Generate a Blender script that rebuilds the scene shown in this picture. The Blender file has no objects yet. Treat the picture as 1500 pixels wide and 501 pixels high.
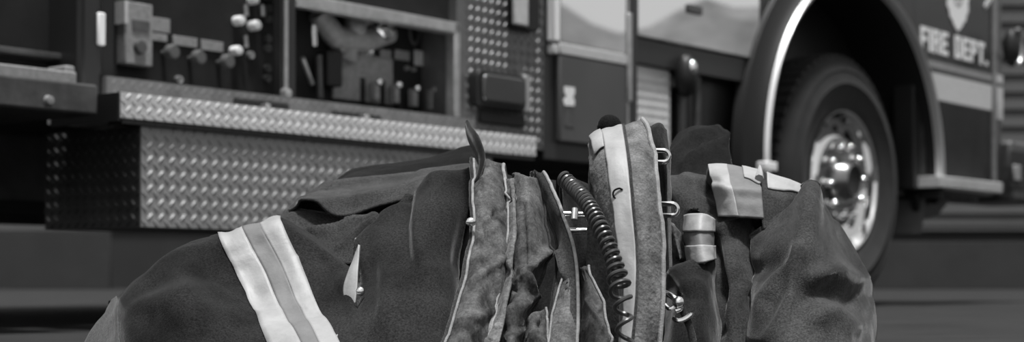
import bpy, math, random
from mathutils import Vector, noise, Matrix
random.seed(4)
C = bpy.context.scene.collection
PI = math.pi
F, HY, H = 2416.0, 408.0, 0.12           # focal length in pixels, horizon row, camera height

# ------------------------------------------------------------------ materials
def mat(name, v, rough=.6, metal=0., coat=0., sheen=0., bump=0., bscale=40., var=0., vscale=6., v2=None, stretch=(1, 1, 1), detail=4, spec=.5, emit=0., grain=0.):
    m = bpy.data.materials.new(name); m.use_nodes = True
    nt = m.node_tree; N = nt.nodes; L = nt.links
    b = N['Principled BSDF']
    b.inputs['Base Color'].default_value = (v, v, v, 1)
    b.inputs['Roughness'].default_value = rough
    b.inputs['Metallic'].default_value = metal
    b.inputs['Specular IOR Level'].default_value = spec
    if coat: b.inputs['Coat Weight'].default_value = coat; b.inputs['Coat Roughness'].default_value = .05
    if sheen: b.inputs['Sheen Weight'].default_value = sheen; b.inputs['Sheen Roughness'].default_value = .22
    if emit: b.inputs['Emission Color'].default_value = (1, 1, 1, 1); b.inputs['Emission Strength'].default_value = emit
    tc = N.new('ShaderNodeTexCoord'); mp = N.new('ShaderNodeMapping'); mp.inputs['Scale'].default_value = stretch
    L.new(tc.outputs['Object'], mp.inputs['Vector'])
    if var:
        n = N.new('ShaderNodeTexNoise'); n.inputs['Scale'].default_value = vscale; n.inputs['Detail'].default_value = detail; n.inputs['Roughness'].default_value = .65
        L.new(mp.outputs['Vector'], n.inputs['Vector'])
        r = N.new('ShaderNodeValToRGB'); lo = max(0., v * (1 - var)); hi = v2 if v2 else v * (1 + var)
        r.color_ramp.elements[0].position = .35; r.color_ramp.elements[1].position = .68
        r.color_ramp.elements[0].color = (lo, lo, lo, 1); r.color_ramp.elements[1].color = (hi, hi, hi, 1)
        L.new(n.outputs['Fac'], r.inputs['Fac']); L.new(r.outputs['Color'], b.inputs['Base Color'])
    if grain:
        src = b.inputs['Base Color'].links[0].from_socket
        n = N.new('ShaderNodeTexNoise'); n.inputs['Scale'].default_value = 420; n.inputs['Detail'].default_value = 3
        L.new(tc.outputs['Object'], n.inputs['Vector'])
        r = N.new('ShaderNodeMapRange'); r.inputs['From Min'].default_value = .3; r.inputs['From Max'].default_value = .7; r.inputs['To Min'].default_value = 1 - grain; r.inputs['To Max'].default_value = 1 + grain
        L.new(n.outputs['Fac'], r.inputs['Value'])
        k = N.new('ShaderNodeMixRGB'); k.blend_type = 'MULTIPLY'; k.inputs['Fac'].default_value = 1
        L.new(src, k.inputs['Color1']); L.new(r.outputs['Result'], k.inputs['Color2']); L.new(k.outputs['Color'], b.inputs['Base Color'])
    if bump:
        n = N.new('ShaderNodeTexNoise'); n.inputs['Scale'].default_value = bscale; n.inputs['Detail'].default_value = 5
        L.new(mp.outputs['Vector'], n.inputs['Vector'])
        bp = N.new('ShaderNodeBump'); bp.inputs['Strength'].default_value = bump; bp.inputs['Distance'].default_value = .004
        L.new(n.outputs['Fac'], bp.inputs['Height']); L.new(bp.outputs['Normal'], b.inputs['Normal'])
    return m

M = dict(
    paint=mat('dark_truck_paint', .016, .4, 0, .08, var=.15, vscale=3),
    paint_mid=mat('grey_truck_paint', .060, .45, 0, .1, var=.12, vscale=3),
    white=mat('white_paint', .75, .4, 0, .3),
    polished=mat('polished_metal', .85, .025, 1.),
    chrome=mat('chrome', .85, .07, 1.0),
    alum=mat('brushed_aluminium', .50, .38, .85, var=.15, vscale=30),
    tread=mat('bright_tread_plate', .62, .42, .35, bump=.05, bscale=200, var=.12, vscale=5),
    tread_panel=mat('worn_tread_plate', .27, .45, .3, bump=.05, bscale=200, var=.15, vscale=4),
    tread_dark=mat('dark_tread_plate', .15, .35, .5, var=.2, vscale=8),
    disc=mat('dull_wheel_disc', .20, .25, .9),
    lit_facet=mat('lit_facet_cloth', .075, .92, sheen=.2, bump=.35, bscale=700, var=.3, vscale=12, grain=.4, spec=.1),  # coat cloth in a lighter tone, standing in for light from the left
    tread_shaded=mat('shaded_tread_plate', .035, .35, .3, var=.2, vscale=8),  # darker copy of the tread plate with shade put into its colour
    rail=mat('base_rail_metal', .13, .45, .3, var=.2, vscale=20),
    under_lifted=mat('lifted_underbody', .16, .9, var=.3, vscale=5, spec=.1),  # pale underside colour with light painted in, lifting the deep shade
    liner=mat('wheel_well_liner', .09, .9, var=.2, vscale=5, spec=.1),
    knob=mat('grey_knob', .09, .6, spec=.2),
    flare=mat('matte_flare', .012, .55, spec=.25),
    lip=mat('bright_lip', .85, .30, 1.),
    black=mat('black_plastic', .012, .5, spec=.3),
    black_panel=mat('black_panel', .021, .6, var=.2, vscale=6, spec=.1),
    rubber=mat('tyre_rubber', .016, .85, bump=.1, bscale=60, var=.25, vscale=12),
    lens=mat('dark_lens', .03, .08, 0, 1.),
    label=mat('grey_label', .22, .5, var=.2, vscale=60),
    label_light=mat('pale_label', .45, .5, var=.1, vscale=60),
    pump=mat('cast_pump', .08, .45, .4, bump=.2, bscale=30, var=.3, vscale=14),
    letter=mat('white_lettering', .72, .5),
    cloth=mat('dark_coat_cloth', .012, .95, sheen=.25, bump=.35, bscale=700, var=.35, vscale=6, v2=.027, detail=3, grain=.5, spec=.1),
    cloth_mid=mat('faded_coat_cloth', .036, .92, sheen=.25, bump=.35, bscale=700, var=.4, vscale=7, v2=.058, detail=3, grain=.45, spec=.1),
    cloth_dark=mat('black_coat_cloth', .010, .95, sheen=.12, bump=.3, bscale=600, var=.3, vscale=10, grain=.4, spec=.1),
    lining=mat('worn_lining', .030, .85, sheen=.10, bump=1., bscale=90, var=.6, vscale=40, v2=.115, stretch=(1, 1, .5), detail=7, spec=.3, grain=.3),
    suede=mat('worn_collar', .085, .9, sheen=.15, bump=.6, bscale=160, var=.4, vscale=26, v2=.17, detail=7, spec=.3, grain=.3),
    seam=mat('pale_edge_seam', .22, .8, bump=.3, bscale=500, var=.3, vscale=60),
    tape=mat('reflective_tape', .28, .55, bump=.12, bscale=220, var=.12, vscale=25),
    tape_grey=mat('lime_tape', .13, .7, bump=.12, bscale=220, var=.15, vscale=25),
    cord=mat('cord_rubber', .030, .35, spec=.6),
    steel=mat('hook_steel', .8, .18, 1.),
    asphalt=mat('asphalt', .021, .95, bump=.9, bscale=60, var=.5, vscale=7, v2=.034, stretch=(.35, 2.2, 1), detail=10, spec=.2),
    siding=mat('grey_siding', .06, .8, var=.12, vscale=1.2),
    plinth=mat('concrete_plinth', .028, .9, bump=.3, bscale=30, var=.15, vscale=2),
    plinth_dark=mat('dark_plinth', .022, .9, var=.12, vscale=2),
    gap=mat('dark_gap', .02, .9),
    trees=mat('distant_trees', .12, 1., var=.4, vscale=.6),
)

# ------------------------------------------------------------------ mesh builder
class MB:
    def __init__(s): s.v = []; s.f = []; s.sm = []
    def add(s, vs, fs, smooth=False):
        b = len(s.v); s.v += [tuple(x) for x in vs]; s.f += [tuple(i + b for i in f) for f in fs]; s.sm += [smooth] * len(fs); return s
    def box(s, x0, x1, y0, y1, z0, z1, tf=None):
        vs = [Vector((x, y, z)) for z in (z0, z1) for y in (y0, y1) for x in (x0, x1)]
        if tf: vs = [tf @ v for v in vs]
        return s.add(vs, [(0, 2, 3, 1), (4, 5, 7, 6), (0, 1, 5, 4), (2, 6, 7, 3), (0, 4, 6, 2), (1, 3, 7, 5)])
    def prism(s, pts, y0, y1):                       # polygon in (x, z) extruded along y
        n = len(pts); vs = [(x, y0, z) for x, z in pts] + [(x, y1, z) for x, z in pts]
        fs = [tuple(range(n))[::1], tuple(range(2 * n - 1, n - 1, -1))] + [(i, i + n, (i + 1) % n + n, (i + 1) % n) for i in range(n)]
        return s.add(vs, fs)
    def lathe(s, prof, c, n=48, a0=0, a1=2 * PI):     # prof: (r, y) about an axis along y through c
        full = abs(a1 - a0 - 2 * PI) < 1e-6; k = n if full else n + 1; m = len(prof); vs = []
        for i in range(k):
            a = a0 + (a1 - a0) * i / n
            for r, y in prof: vs.append((c[0] + r * math.cos(a), c[1] + y, c[2] + r * math.sin(a)))
        fs = []
        for i in range(n):
            j = (i + 1) % k
            for q in range(m - 1): fs.append((i * m + q, i * m + q + 1, j * m + q + 1, j * m + q))
        return s.add(vs, fs, True)
    def tube(s, pts, r, n=10, closed=False, flat=1., cap=True):
        pts = [Vector(p) for p in pts]; k = len(pts); rs = r if isinstance(r, (list, tuple)) else [r] * k
        vs = []; up = None
        for i, p in enumerate(pts):
            a = pts[(i - 1) % k] if closed or i > 0 else p; b = pts[(i + 1) % k] if closed or i < k - 1 else p
            t = (b - a).normalized()
            if up is None:
                up = Vector((0, 0, 1)) if abs(t.z) < .9 else Vector((1, 0, 0))
            u = (up - t * up.dot(t)).normalized(); w = t.cross(u); up = u
            for q in range(n):
                an = 2 * PI * q / n; vs.append(p + (u * math.cos(an) + w * math.sin(an) * flat) * rs[i])
        fs = []
        for i in range(k if closed else k - 1):
            j = (i + 1) % k
            for q in range(n): fs.append((i * n + q, i * n + (q + 1) % n, j * n + (q + 1) % n, j * n + q))
        if cap and not closed: fs += [tuple(range(n))[::-1], tuple(range((k - 1) * n, k * n))]
        return s.add(vs, fs, True)
    def ball(s, c, r, n=12, sc=(1, 1, 1)):
        vs = []; fs = []; m = n // 2
        for i in range(m + 1):
            th = PI * i / m
            for q in range(n):
                a = 2 * PI * q / n; vs.append((c[0] + r * sc[0] * math.sin(th) * math.cos(a), c[1] + r * sc[1] * math.sin(th) * math.sin(a), c[2] + r * sc[2] * math.cos(th)))
        for i in range(m):
            for q in range(n): fs.append((i * n + q, (i + 1) * n + q, (i + 1) * n + (q + 1) % n, i * n + (q + 1) % n))
        return s.add(vs, fs, True)
    def grid(s, g):
        R, K = len(g), len(g[0])
        return s.add([p for r in g for p in r], [(i * K + j, (i + 1) * K + j, (i + 1) * K + j + 1, i * K + j + 1) for i in range(R - 1) for j in range(K - 1)], True)
    def build(s, name, m, parent=None, bevel=0., solid=0., off=None, label=None, sharp=40):
        o0 = off if off is not None else Vector((0, 0, 0))
        me = bpy.data.meshes.new(name); me.from_pydata([Vector(v) - o0 for v in s.v], [], s.f)
        me.polygons.foreach_set('use_smooth', s.sm if not bevel else [True] * len(s.sm)); me.update()
        me.materials.append(m)
        o = bpy.data.objects.new(name, me); C.objects.link(o)
        if sharp: me.set_sharp_from_angle(angle=math.radians(sharp))
        if parent: o.parent = parent
        if solid:
            d = o.modifiers.new('solid', 'SOLIDIFY'); d.thickness = solid; d.offset = -1
        if bevel:
            d = o.modifiers.new('bevel', 'BEVEL'); d.width = bevel; d.segments = 2; d.limit_method = 'ANGLE'
        if label: o['label'] = label
        return o

def tag(o, label=None, cat=None, group=None, kind=None):
    for k, v in (('label', label), ('category', cat), ('group', group), ('kind', kind)):
        if v: o[k] = v
    return o
def empty(name, loc, rz=0):
    o = bpy.data.objects.new(name, None); C.objects.link(o); o.location = loc; o.rotation_euler = (0, 0, rz); o.empty_display_size = .2; return o

# ------------------------------------------------------------------ camera
cd = bpy.data.cameras.new('camera'); cam = bpy.data.objects.new('camera', cd); C.objects.link(cam)
cam.location = (0, 0, H); cam.rotation_euler = (PI / 2, 0, 0)
cd.sensor_width = 36; cd.sensor_fit = 'HORIZONTAL'; cd.lens = F / 1500 * 36; cd.shift_y = (HY - 250.5) / 1500
cd.clip_start = .05; cd.clip_end = 500
cd.dof.use_dof = True; cd.dof.focus_distance = 1.95; cd.dof.aperture_fstop = 6.0
bpy.context.scene.camera = cam

def P(px, py, Z): return Vector(((px - 750) / F * Z, Z, H + (HY - py) / F * Z))
def pix(v): return ((v.x / v.y) * F + 750, HY - (v.z - H) / v.y * F)

# ------------------------------------------------------------------ light
w = bpy.data.worlds.new('world'); bpy.context.scene.world = w; w.use_nodes = True
nt = w.node_tree; bg = nt.nodes['Background']
sky = nt.nodes.new('ShaderNodeTexSky'); sky.sky_type = 'NISHITA'; sky.sun_disc = False; sky.sun_elevation = math.radians(50); sky.sun_rotation = math.radians(200); sky.dust_density = 3
bw = nt.nodes.new('ShaderNodeRGBToBW'); nt.links.new(sky.outputs['Color'], bw.inputs['Color'])
mx = nt.nodes.new('ShaderNodeMixRGB'); mx.inputs['Fac'].default_value = .75; mx.inputs['Color2'].default_value = (.62, .62, .62, 1)
mul = nt.nodes.new('ShaderNodeMixRGB'); mul.blend_type = 'MULTIPLY'; mul.inputs['Fac'].default_value = 1; mul.inputs['Color2'].default_value = (.12, .12, .12, 1)
nt.links.new(bw.outputs['Val'], mul.inputs['Color1']); nt.links.new(mul.outputs['Color'], mx.inputs['Color1'])
nt.links.new(mx.outputs['Color'], bg.inputs['Color']); bg.inputs['Strength'].default_value = 1.12
sd = bpy.data.lights.new('sun', 'SUN'); sd.energy = 5.8; sd.angle = math.radians(9)
sun = bpy.data.objects.new('sun', sd); C.objects.link(sun)
sun.rotation_euler = Vector((-.10, .20, -1.0)).to_track_quat('-Z', 'Y').to_euler()
vs_ = bpy.context.scene.view_settings
vs_.view_transform = 'Standard'; vs_.look = 'None'; vs_.gamma = 1; vs_.exposure = 0; vs_.use_curve_mapping = False
bpy.context.scene.cycles.use_denoising = True

# ------------------------------------------------------------------ setting
def struct(o): o['kind'] = 'structure'; return o
g = MB(); g.grid([[(x, y, 0) for x in range(-60, 61, 6)] for y in range(-50, 61, 5)])
struct(g.build('ground', M['asphalt']))
# building behind the truck: lapped boards over a concrete plinth
WY = 19.0
def wallx(px): return (px - 750) / F * WY
b = MB()
for k in range(26):
    z0 = .66 + k * .2
    b.add([(-8, WY + .03, z0), (16, WY + .03, z0), (16, WY, z0 + .012), (-8, WY, z0 + .012), (-8, WY + .028, z0 + .2), (16, WY + .028, z0 + .2), (16, WY + .3, z0 + .2), (-8, WY + .3, z0 + .2), (-8, WY + .3, z0), (16, WY + .3, z0)],
          [(0, 1, 2, 3), (3, 2, 5, 4), (4, 5, 6, 7), (7, 6, 9, 8), (8, 9, 1, 0), (0, 3, 4, 7, 8), (1, 9, 6, 5, 2)])
struct(b.build('wall_back', M['siding'], sharp=20))
struct(MB().box(wallx(900), 16, WY - .02, WY + .3, 0, .55).build('wall_plinth_right', M['plinth'], bevel=.01))
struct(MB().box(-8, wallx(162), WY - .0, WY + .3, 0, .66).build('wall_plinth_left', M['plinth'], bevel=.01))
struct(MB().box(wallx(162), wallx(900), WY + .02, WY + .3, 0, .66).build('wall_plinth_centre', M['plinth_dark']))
struct(MB().box(wallx(900), 16, WY + .06, WY + .3, .55, .66).build('trim_1', M['gap']))
struct(MB().box(wallx(900), 16, WY - .045, WY - .021, .70, .735).build('trim_2', M['plinth_dark']))
# wooded hill across the road, seen only as a reflection in the truck's bright panels
b = MB(); R = []
for i in range(90):
    a = math.radians(-65 + i * 1.1); d = 44.
    hgt = 8.2 + 1.9 * noise.noise(Vector((i * .11, 0, 3))) + .9 * noise.noise(Vector((i * .35, 5, 3))) + .3 * noise.noise(Vector((i * .9, 9, 3)))
    R.append([(d * k * math.cos(a), 6 + d * k * math.sin(a), z) for k, z in ((.9, 0), (.95, hgt * .55), (1, hgt * .9), (1.04, hgt), (1.12, hgt * .8), (1.3, 0))])
b.grid(R); struct(b.build('hills', M['trees']))

# ------------------------------------------------------------------ fire truck
TH = math.atan(1950 / F); DX, DY = math.sin(TH), math.cos(TH); NX, NY = DY, -DX
OX, OY = 1.404, 6.88
truck = empty('fire_truck', (OX, OY, 0), math.atan2(DY, DX))
tag(truck, 'fire truck parked behind the coats with tread plate steps, pump panel and chrome wheel', 'fire truck')
def S(px, y=0.):
    a = (px - 750) / F; return (OX - NX * y - a * (OY - NY * y)) / (a * DY - DX)
def ZZ(px, py, y=0.):
    return H + (HY - py) / F * (OY + DY * S(px, y) - NY * y)
def tp(name, mb, m, parent=None, **k): return mb.build(name, M[m], parent or truck, **k)

def lozenge(mb, c, ux, uz, n, L, W, Hh):
    # low raised bar on a face: ux along, uz across, n outward
    c = Vector(c); q = [c + ux * L, c + ux * L * .55 + uz * W, c - ux * L * .55 + uz * W, c - ux * L, c - ux * L * .55 - uz * W, c + ux * L * .55 - uz * W]
    t = [c + ux * L * .5 + n * Hh, c - ux * L * .5 + n * Hh]
    mb.add(q + t, [(0, 1, 6), (1, 2, 7, 6), (2, 3, 7), (3, 4, 7), (4, 5, 6, 7), (5, 0, 6)], True)
def treadface(mb, o, eu, ev, n, wu, wv, pitch, L=.31, W=.115, Hh=.0034):
    o, eu, ev, n = Vector(o), Vector(eu), Vector(ev), Vector(n)
    nu, nv = int(2 * wu / pitch), max(1, round(wv / pitch)); pu = wu / nu; pv = wv / nv
    for i in range(nu):
        for j in range(nv):
            odd = i % 2; a = PI / 4 if odd else -PI / 4
            lozenge(mb, o + eu * pu * (i + .5) + ev * pv * (j + (.74 if odd else .26)), (eu * math.cos(a) + ev * math.sin(a)), (-eu * math.sin(a) + ev * math.cos(a)), n, pitch * .36, pitch * .105, Hh)

# --- running board: tread plate face
x0, x1 = -3.93, -2.434
b = MB().box(x0, x1, -.25, .02, .478, .535)
treadface(b, (x0, -.25, .478), (1, 0, 0), (0, 0, 1), (0, -1, 0), x1 - x0, .057, .0285, Hh=.0019)
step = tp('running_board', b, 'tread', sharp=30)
tp('dark_end', MB().box(x0 - .006, x0 - .0005, -.249, .0, .47, .534), 'black', step)  # black sheet that darkens the end face of the board
tp('dark_underside', MB().box(x0 + .005, x1 - .005, -.249, -.20, .4655, .4775), 'black', step)  # black strip that darkens the underside along the front
# --- tread plate box under the running board
bx0, bx1 = S(207, -.238), -2.62
b = MB().box(bx0, bx1, -.238, .12, .237, .465)
treadface(b, (bx0, -.238, .237), (1, 0, 0), (0, 0, 1), (0, -1, 0), bx1 - bx0, .228, .0315, Hh=.0028)
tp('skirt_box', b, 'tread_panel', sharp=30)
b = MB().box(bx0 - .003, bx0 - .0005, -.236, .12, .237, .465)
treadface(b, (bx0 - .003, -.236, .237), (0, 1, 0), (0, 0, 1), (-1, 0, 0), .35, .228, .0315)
tp('skirt_end', b, 'tread_shaded', sharp=30)  # end face of the box, its shade painted on
# --- base rail above the step
b = MB().box(-3.80, -2.45, -.03, .03, .536, .60)
treadface(b, (-3.80, -.03, .54), (1, 0, 0), (0, 0, 1), (0, -1, 0), 1.35, .055, .0275, Hh=.0015)
tp('base_rail', b, 'rail', sharp=30)
tp('latch_bracket', MB().box(S(330), S(410), -.035, -.029, .549, .58), 'black')
tp('latch_bracket', MB().box(S(475), S(545), -.035, -.029, .549, .575), 'black')
tp('latch_pin', MB().box(S(513), S(519), -.06, -.035, .552, .572), 'alum', bevel=.002)
tp('latch_pin', MB().box(S(368), S(374), -.06, -.035, .552, .572), 'alum', bevel=.002)
# --- pump panel recess
tp('pump_panel', MB().box(-3.76, -2.50, .14, .18, .59, 1.9), 'black_panel')
pumpframe = MB().box(-3.80, -3.755, .0, .18, .60, 1.9)
tp('panel_frame', pumpframe, 'black', bevel=.004)
tp('panel_divider', MB().box(S(410), S(432), -.005, .025, .60, 1.9), 'paint', bevel=.004)
tp('divider_trim', MB().box(S(413), S(418), -.012, -.005, .61, 1.9), 'alum', bevel=.002)
tp('bay_top_rail', MB().box(S(431), S(671), -.01, .03, .850, .885), 'alum', bevel=.004)
tp('bay_side_rail', MB().box(S(663), S(671), -.01, .03, .60, .885), 'alum', bevel=.004)
tp('bay_header', MB().box(S(431), S(671), .03, .14, .885, 1.9), 'black_panel')
py = .14                                             # recessed panel plane
def SP(px): return S(px, py)
def ZP(px, q): return ZZ(px, q, py)
# instrument plate
x0, x1 = SP(170), SP(211); z0, z1 = ZP(190, 97), ZP(190, 6)
ip = tp('instrument_plate', MB().box(x0, x1, py - .035, py, z0, z1), 'label', bevel=.003)
tp('bright_edge', MB().box(x0 - .004, x0 + .006, py - .04, py, z0 + .10, z1), 'label_light', ip)
tp('dark_display', MB().box(x0 + .022, x1 - .012, py - .038, py - .034, z0 + .085, z1 - .045), 'pump', ip)
tp('dial', MB().lathe([(.0, -.012), (.016, -.012), (.02, 0)], (x0 + .045, py - .035, z0 + .045), 20), 'pump', ip)
for (a, q, c, d) in ((215, 26, 247, 47), (213, 49, 243, 60), (252, 54, 287, 68), (293, 60, 325, 75)):
    tp('label_plate', MB().box(SP(a), SP(c), py - .006, py, ZP((a + c) / 2, d), ZP((a + c) / 2, q)), 'label', bevel=.001)
def pullknob(px, q, r=.020, m='knob'):
    c = (SP(px), py, ZP(px, q))
    return tp('pull_knob', MB().lathe([(0, -.05), (r * .8, -.05), (r, -.042), (r, -.03), (r * .45, -.024), (r * .35, 0)], c, 20), m)
for px, q in ((238, 78), (277, 86), (319, 92)): pullknob(px, q)
for px, q, r in ((345, 31, .0135), (368, 38, .0145), (341, 75, .0135), (366, 1, .012)):
    c = (SP(px), py, ZP(px, q))
    tp('gauge', MB().lathe([(0, -.03), (r * .85, -.028), (r, -.02), (r, 0)], c, 22), 'letter')
tp('fitting', MB().tube([(SP(352), py - .02, ZP(352, 8)), (SP(354), py - .02, ZP(352, 24))], .007), 'alum')
tp('fitting', MB().tube([(SP(381), py - .01, ZP(381, 8)), (SP(382), py - .01, ZP(381, 24))], .008), 'alum')
tp('fitting', MB().tube([(SP(352), py - .02, ZP(352, 53)), (SP(354), py - .02, ZP(352, 70))], .006), 'alum')
for px, q in ((391, 13), (391, 28), (390, 57), (390, 71), (389, 100), (389, 115), (365, 81), (260, 117)):
    c = (SP(px), py, ZP(px, q))
    tp('small_port', MB().lathe([(.003, -.006), (.006, -.012), (.010, -.012), (.011, 0)], c, 16), 'pump' if px > 370 else 'alum')
# right bay: manifold, valves and handles
c = (SP(505), py, ZP(505, 40))
b = MB().tube([(SP(455), py - .03, ZP(455, 20)), (SP(480), py - .03, ZP(480, 55)), (SP(520), py - .03, ZP(520, 60)), (SP(560), py - .03, ZP(560, 50))], [.03, .035, .04, .03], 14)
b.tube([(SP(470), py - .01, ZP(470, 0)), (SP(480), py - .01, ZP(480, 40))], .02, 12)
b.tube([(SP(500), py - .02, ZP(500, 5)), (SP(505), py - .03, ZP(505, 60)), (SP(500), py - .02, ZP(500, 90))], [.016, .024, .03], 12)
b.ball((SP(505), py - .04, ZP(505, 42)), .035, 16)
tp('pump_manifold', b, 'label')
tp('valve_cap', MB().lathe([(0, -.075), (.028, -.07), (.04, -.055), (.042, -.01), (.03, 0)], (SP(543), py, ZP(543, 44)), 26), 'chrome')
tp('valve_cap', MB().lathe([(0, -.05), (.02, -.045), (.026, -.03), (.026, 0)], (SP(520), py, ZP(520, 30)), 22), 'alum')
tp('valve_cap', MB().lathe([(0, -.04), (.012, -.038), (.016, -.02), (.016, 0)], (SP(489), py, ZP(489, 71)), 20), 'alum')
tp('valve_cap', MB().lathe([(0, -.04), (.012, -.038), (.016, -.02), (.016, 0)], (SP(529), py, ZP(529, 78)), 20), 'chrome')
tp('backing_plate', MB().box(SP(484), SP(572), py - .012, py, ZP(530, 150), ZP(530, 80)), 'label', bevel=.004)
tp('grab_rail', MB().tube([(SP(441), py - .05, ZP(441, 40)), (SP(442), py - .05, ZP(442, 70))], .009), 'polished')
tp('diagonal_lever', MB().tube([(SP(421), py - .06, ZP(421, 88)), (SP(446), py - .03, ZP(446, 124))], .007), 'alum')
tp('drain_pipe', MB().tube([(SP(456), py - .03, ZP(456, 82)), (SP(458), py - .03, ZP(458, 145))], .010), 'pump')
tp('dark_box', MB().box(SP(462), SP(484), py - .05, py, ZP(473, 128), ZP(473, 78)), 'black', bevel=.004)
for px, q, d in ((412, 130, 142),):
    tp('hinge_cap', MB().lathe([(0, -.02), (.012, -.018), (.014, 0)], (S(414), -.005, ZZ(414, 137)), 18), 'alum')
for (a, q, c2, d, m) in ((555, 73, 571, 86, 'label'), (577, 74, 598, 88, 'label'), (606, 75, 630, 97, 'label_light')):
    tp('label_plate', MB().box(SP(a), SP(c2), py - .006, py, ZP((a + c2) / 2, d), ZP((a + c2) / 2, q)), m, bevel=.001)
for px, q in ((594, 100), (604, 102), (622, 104), (633, 105)):
    tp('small_port', MB().lathe([(0, -.012), (.006, -.012), (.007, 0)], (SP(px), py, ZP(px, q)), 14), 'label')
for px, t, bt in ((537, 122, 150), (566, 126, 153), (593, 131, 158), (620, 133, 162)):
    h0 = tp('valve_handle', MB().box(SP(px - 3), SP(px + 4), py - .045, py - .02, ZP(px, bt), ZP(px, t)), 'label', bevel=.004)
    tp('handle_knob', MB().ball((SP(px), py - .05, ZP(px, t)), .012, 12), 'chrome' if px < 600 else 'label', h0)
    tp('handle_slot', MB().box(SP(px - 14), SP(px - 6), py - .012, py, ZP(px - 10, bt), ZP(px - 10, t - 8)), 'black', h0)
tp('tube_loop', MB().tube([(SP(600 + 7 * math.cos(t)), py - .02, ZP(605, 45) + .045 * math.sin(t)) for t in [k * PI / 6 for k in range(12)]], .004, 8, closed=True), 'pump')

# --- tread plate pillar between pump panel and locker
x0, x1 = -2.50, -2.075
b = MB().box(x0, x1, 0, .2, .53, 1.9)
treadface(b, (-2.46, 0, .535), (1, 0, 0), (0, 0, 1), (0, -1, 0), .38, 1.3, .032, Hh=.0038)
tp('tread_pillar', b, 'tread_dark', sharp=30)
def rounded(xa, xb, za, zb, r, n=5):
    pts = []
    for cx, cz, a0 in ((xb - r, zb - r, 0), (xa + r, zb - r, 90), (xa + r, za + r, 180), (xb - r, za + r, 270)):
        for i in range(n + 1):
            a = math.radians(a0 + 90 * i / n); pts.append((cx + r * math.cos(a), cz + r * math.sin(a)))
    return pts[::-1]
xa, xb, za, zb = S(692, -.02), S(764, -.02), ZZ(730, 160, -.02), ZZ(730, 107, -.02)
lamp = tp('marker_lamp', MB().prism(rounded(xa, xb, za, zb, .025), -.04, 0), 'black', bevel=.004)
tp('lens', MB().prism(rounded(xa + .018, xb - .015, za + .015, zb - .012, .02), -.052, -.04), 'lens', lamp, bevel=.008)
tp('lamp_trim', MB().box(xb + .002, xb + .033, -.03, 0, za, zb + .006), 'alum', lamp, bevel=.004)
tp('lamp_shelf', MB().box(xa + .05, xb + .03, -.012, -.001, za - .045, za - .008), 'black', bevel=.003)
xa, xb, za, zb = S(742), S(800), ZZ(770, 47), ZZ(770, 47) + .35
l2 = tp('socket_housing', MB().prism(rounded(xa, xb - .07, za, zb, .02), -.03, 0), 'black', bevel=.004)
tp('pale_insert', MB().box(S(750, -.03), S(771, -.03), -.04, -.03, ZZ(760, 37, -.03), ZZ(760, 37) + .2), 'label_light', l2, bevel=.004)

# --- locker with polished upper half
tp('locker_frame', MB().box(-2.075, -1.55, .0, .3, .5, 1.9), 'paint', bevel=.004)
ld = tp('locker_door', MB().box(S(813), S(911), -.02, 0, .56, .842), 'paint_mid', bevel=.006)
tp('white_band', MB().box(S(813), S(911), -.022, 0, .843, .877), 'label_light', ld, bevel=.003)
tp('polished_panel', MB().box(S(813), S(911), -.02, 0, .878, 1.85), 'polished', ld, bevel=.005)
tp('edge_trim', MB().box(S(800), S(811), -.03, 0, ZZ(806, 62), 1.85), 'white', ld, bevel=.006)
tp('edge_trim_lower', MB().box(S(801), S(809), -.028, 0, ZZ(806, 80), ZZ(806, 66)), 'label_light', ld, bevel=.004)
tp('latch', MB().box(S(911), S(917), -.028, 0, ZZ(914, 150), ZZ(914, 20)), 'alum', ld, bevel=.004)
tp('door_edge', MB().box(S(911), S(914), -.022, 0, .56, 1.85), 'alum', ld)
st = tp('sticker', MB().prism([(S(819), ZZ(819, 127)), (S(834), ZZ(834, 129)), (S(834), ZZ(834, 138)), (S(831), ZZ(831, 143)), (S(834), ZZ(834, 148)), (S(833), ZZ(834, 156)), (S(819), ZZ(819, 155)), (S(818), ZZ(819, 148)), (S(822), ZZ(822, 142)), (S(819), ZZ(819, 136))], -.0225, -.02), 'letter', ld)
tp('sticker_strip', MB().box(S(819), S(833), -.022, -.02, ZZ(826, 186), ZZ(826, 158)), 'pump', ld)

# --- bodywork between locker and front wheel
tp('polished_side', MB().box(S(930), S(1110), -.01, .2, .952, 1.9), 'polished', bevel=.006)
tp('side_trim', MB().box(S(916), S(929), -.015, .2, .52, 1.9), 'paint', bevel=.006)
tp('reflection_patch', MB().box(S(1003), S(1023), -.02, -.01, ZZ(1013, 21), ZZ(1013, 8)), 'paint_mid', bevel=.004)  # grey plate painting a dark reflection onto the polished side
tp('lower_sill', MB().box(S(930), S(1100), .0, .2, .86, .951), 'paint', bevel=.004)
b = MB().box(S(916), S(988), .02, .2, .50, .86)
treadface(b, (S(918), .02, .50), (1, 0, 0), (0, 0, 1), (0, -1, 0), S(986) - S(918), .36, .030, Hh=.0026)
tp('pale_tread_plate', b, 'tread', sharp=30)
tp('recess_panel', MB().box(S(988), S(1110), .06, .2, .45, .9), 'paint')
tp('recess_pipe', MB().tube([(S(1031), .03, .5), (S(1031), .03, ZZ(1031, 98))], .014), 'pump')
tp('recess_pipe', MB().tube([(S(1011), .04, .5), (S(1011), .04, ZZ(1011, 125))], .018), 'paint_mid')
mc = (S(998), -.02, ZZ(998, 112))
mr = tp('side_lamp', MB().ball(mc, .07, 20, (.62, .6, 1.1)), 'black')
tp('highlight_bead', MB().ball((mc[0] - .005, mc[1] - .032, mc[2] + .025), .028, 16, (.7, .5, 1)), 'chrome', mr)  # chrome bead added as the highlight on the dark oval

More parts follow.
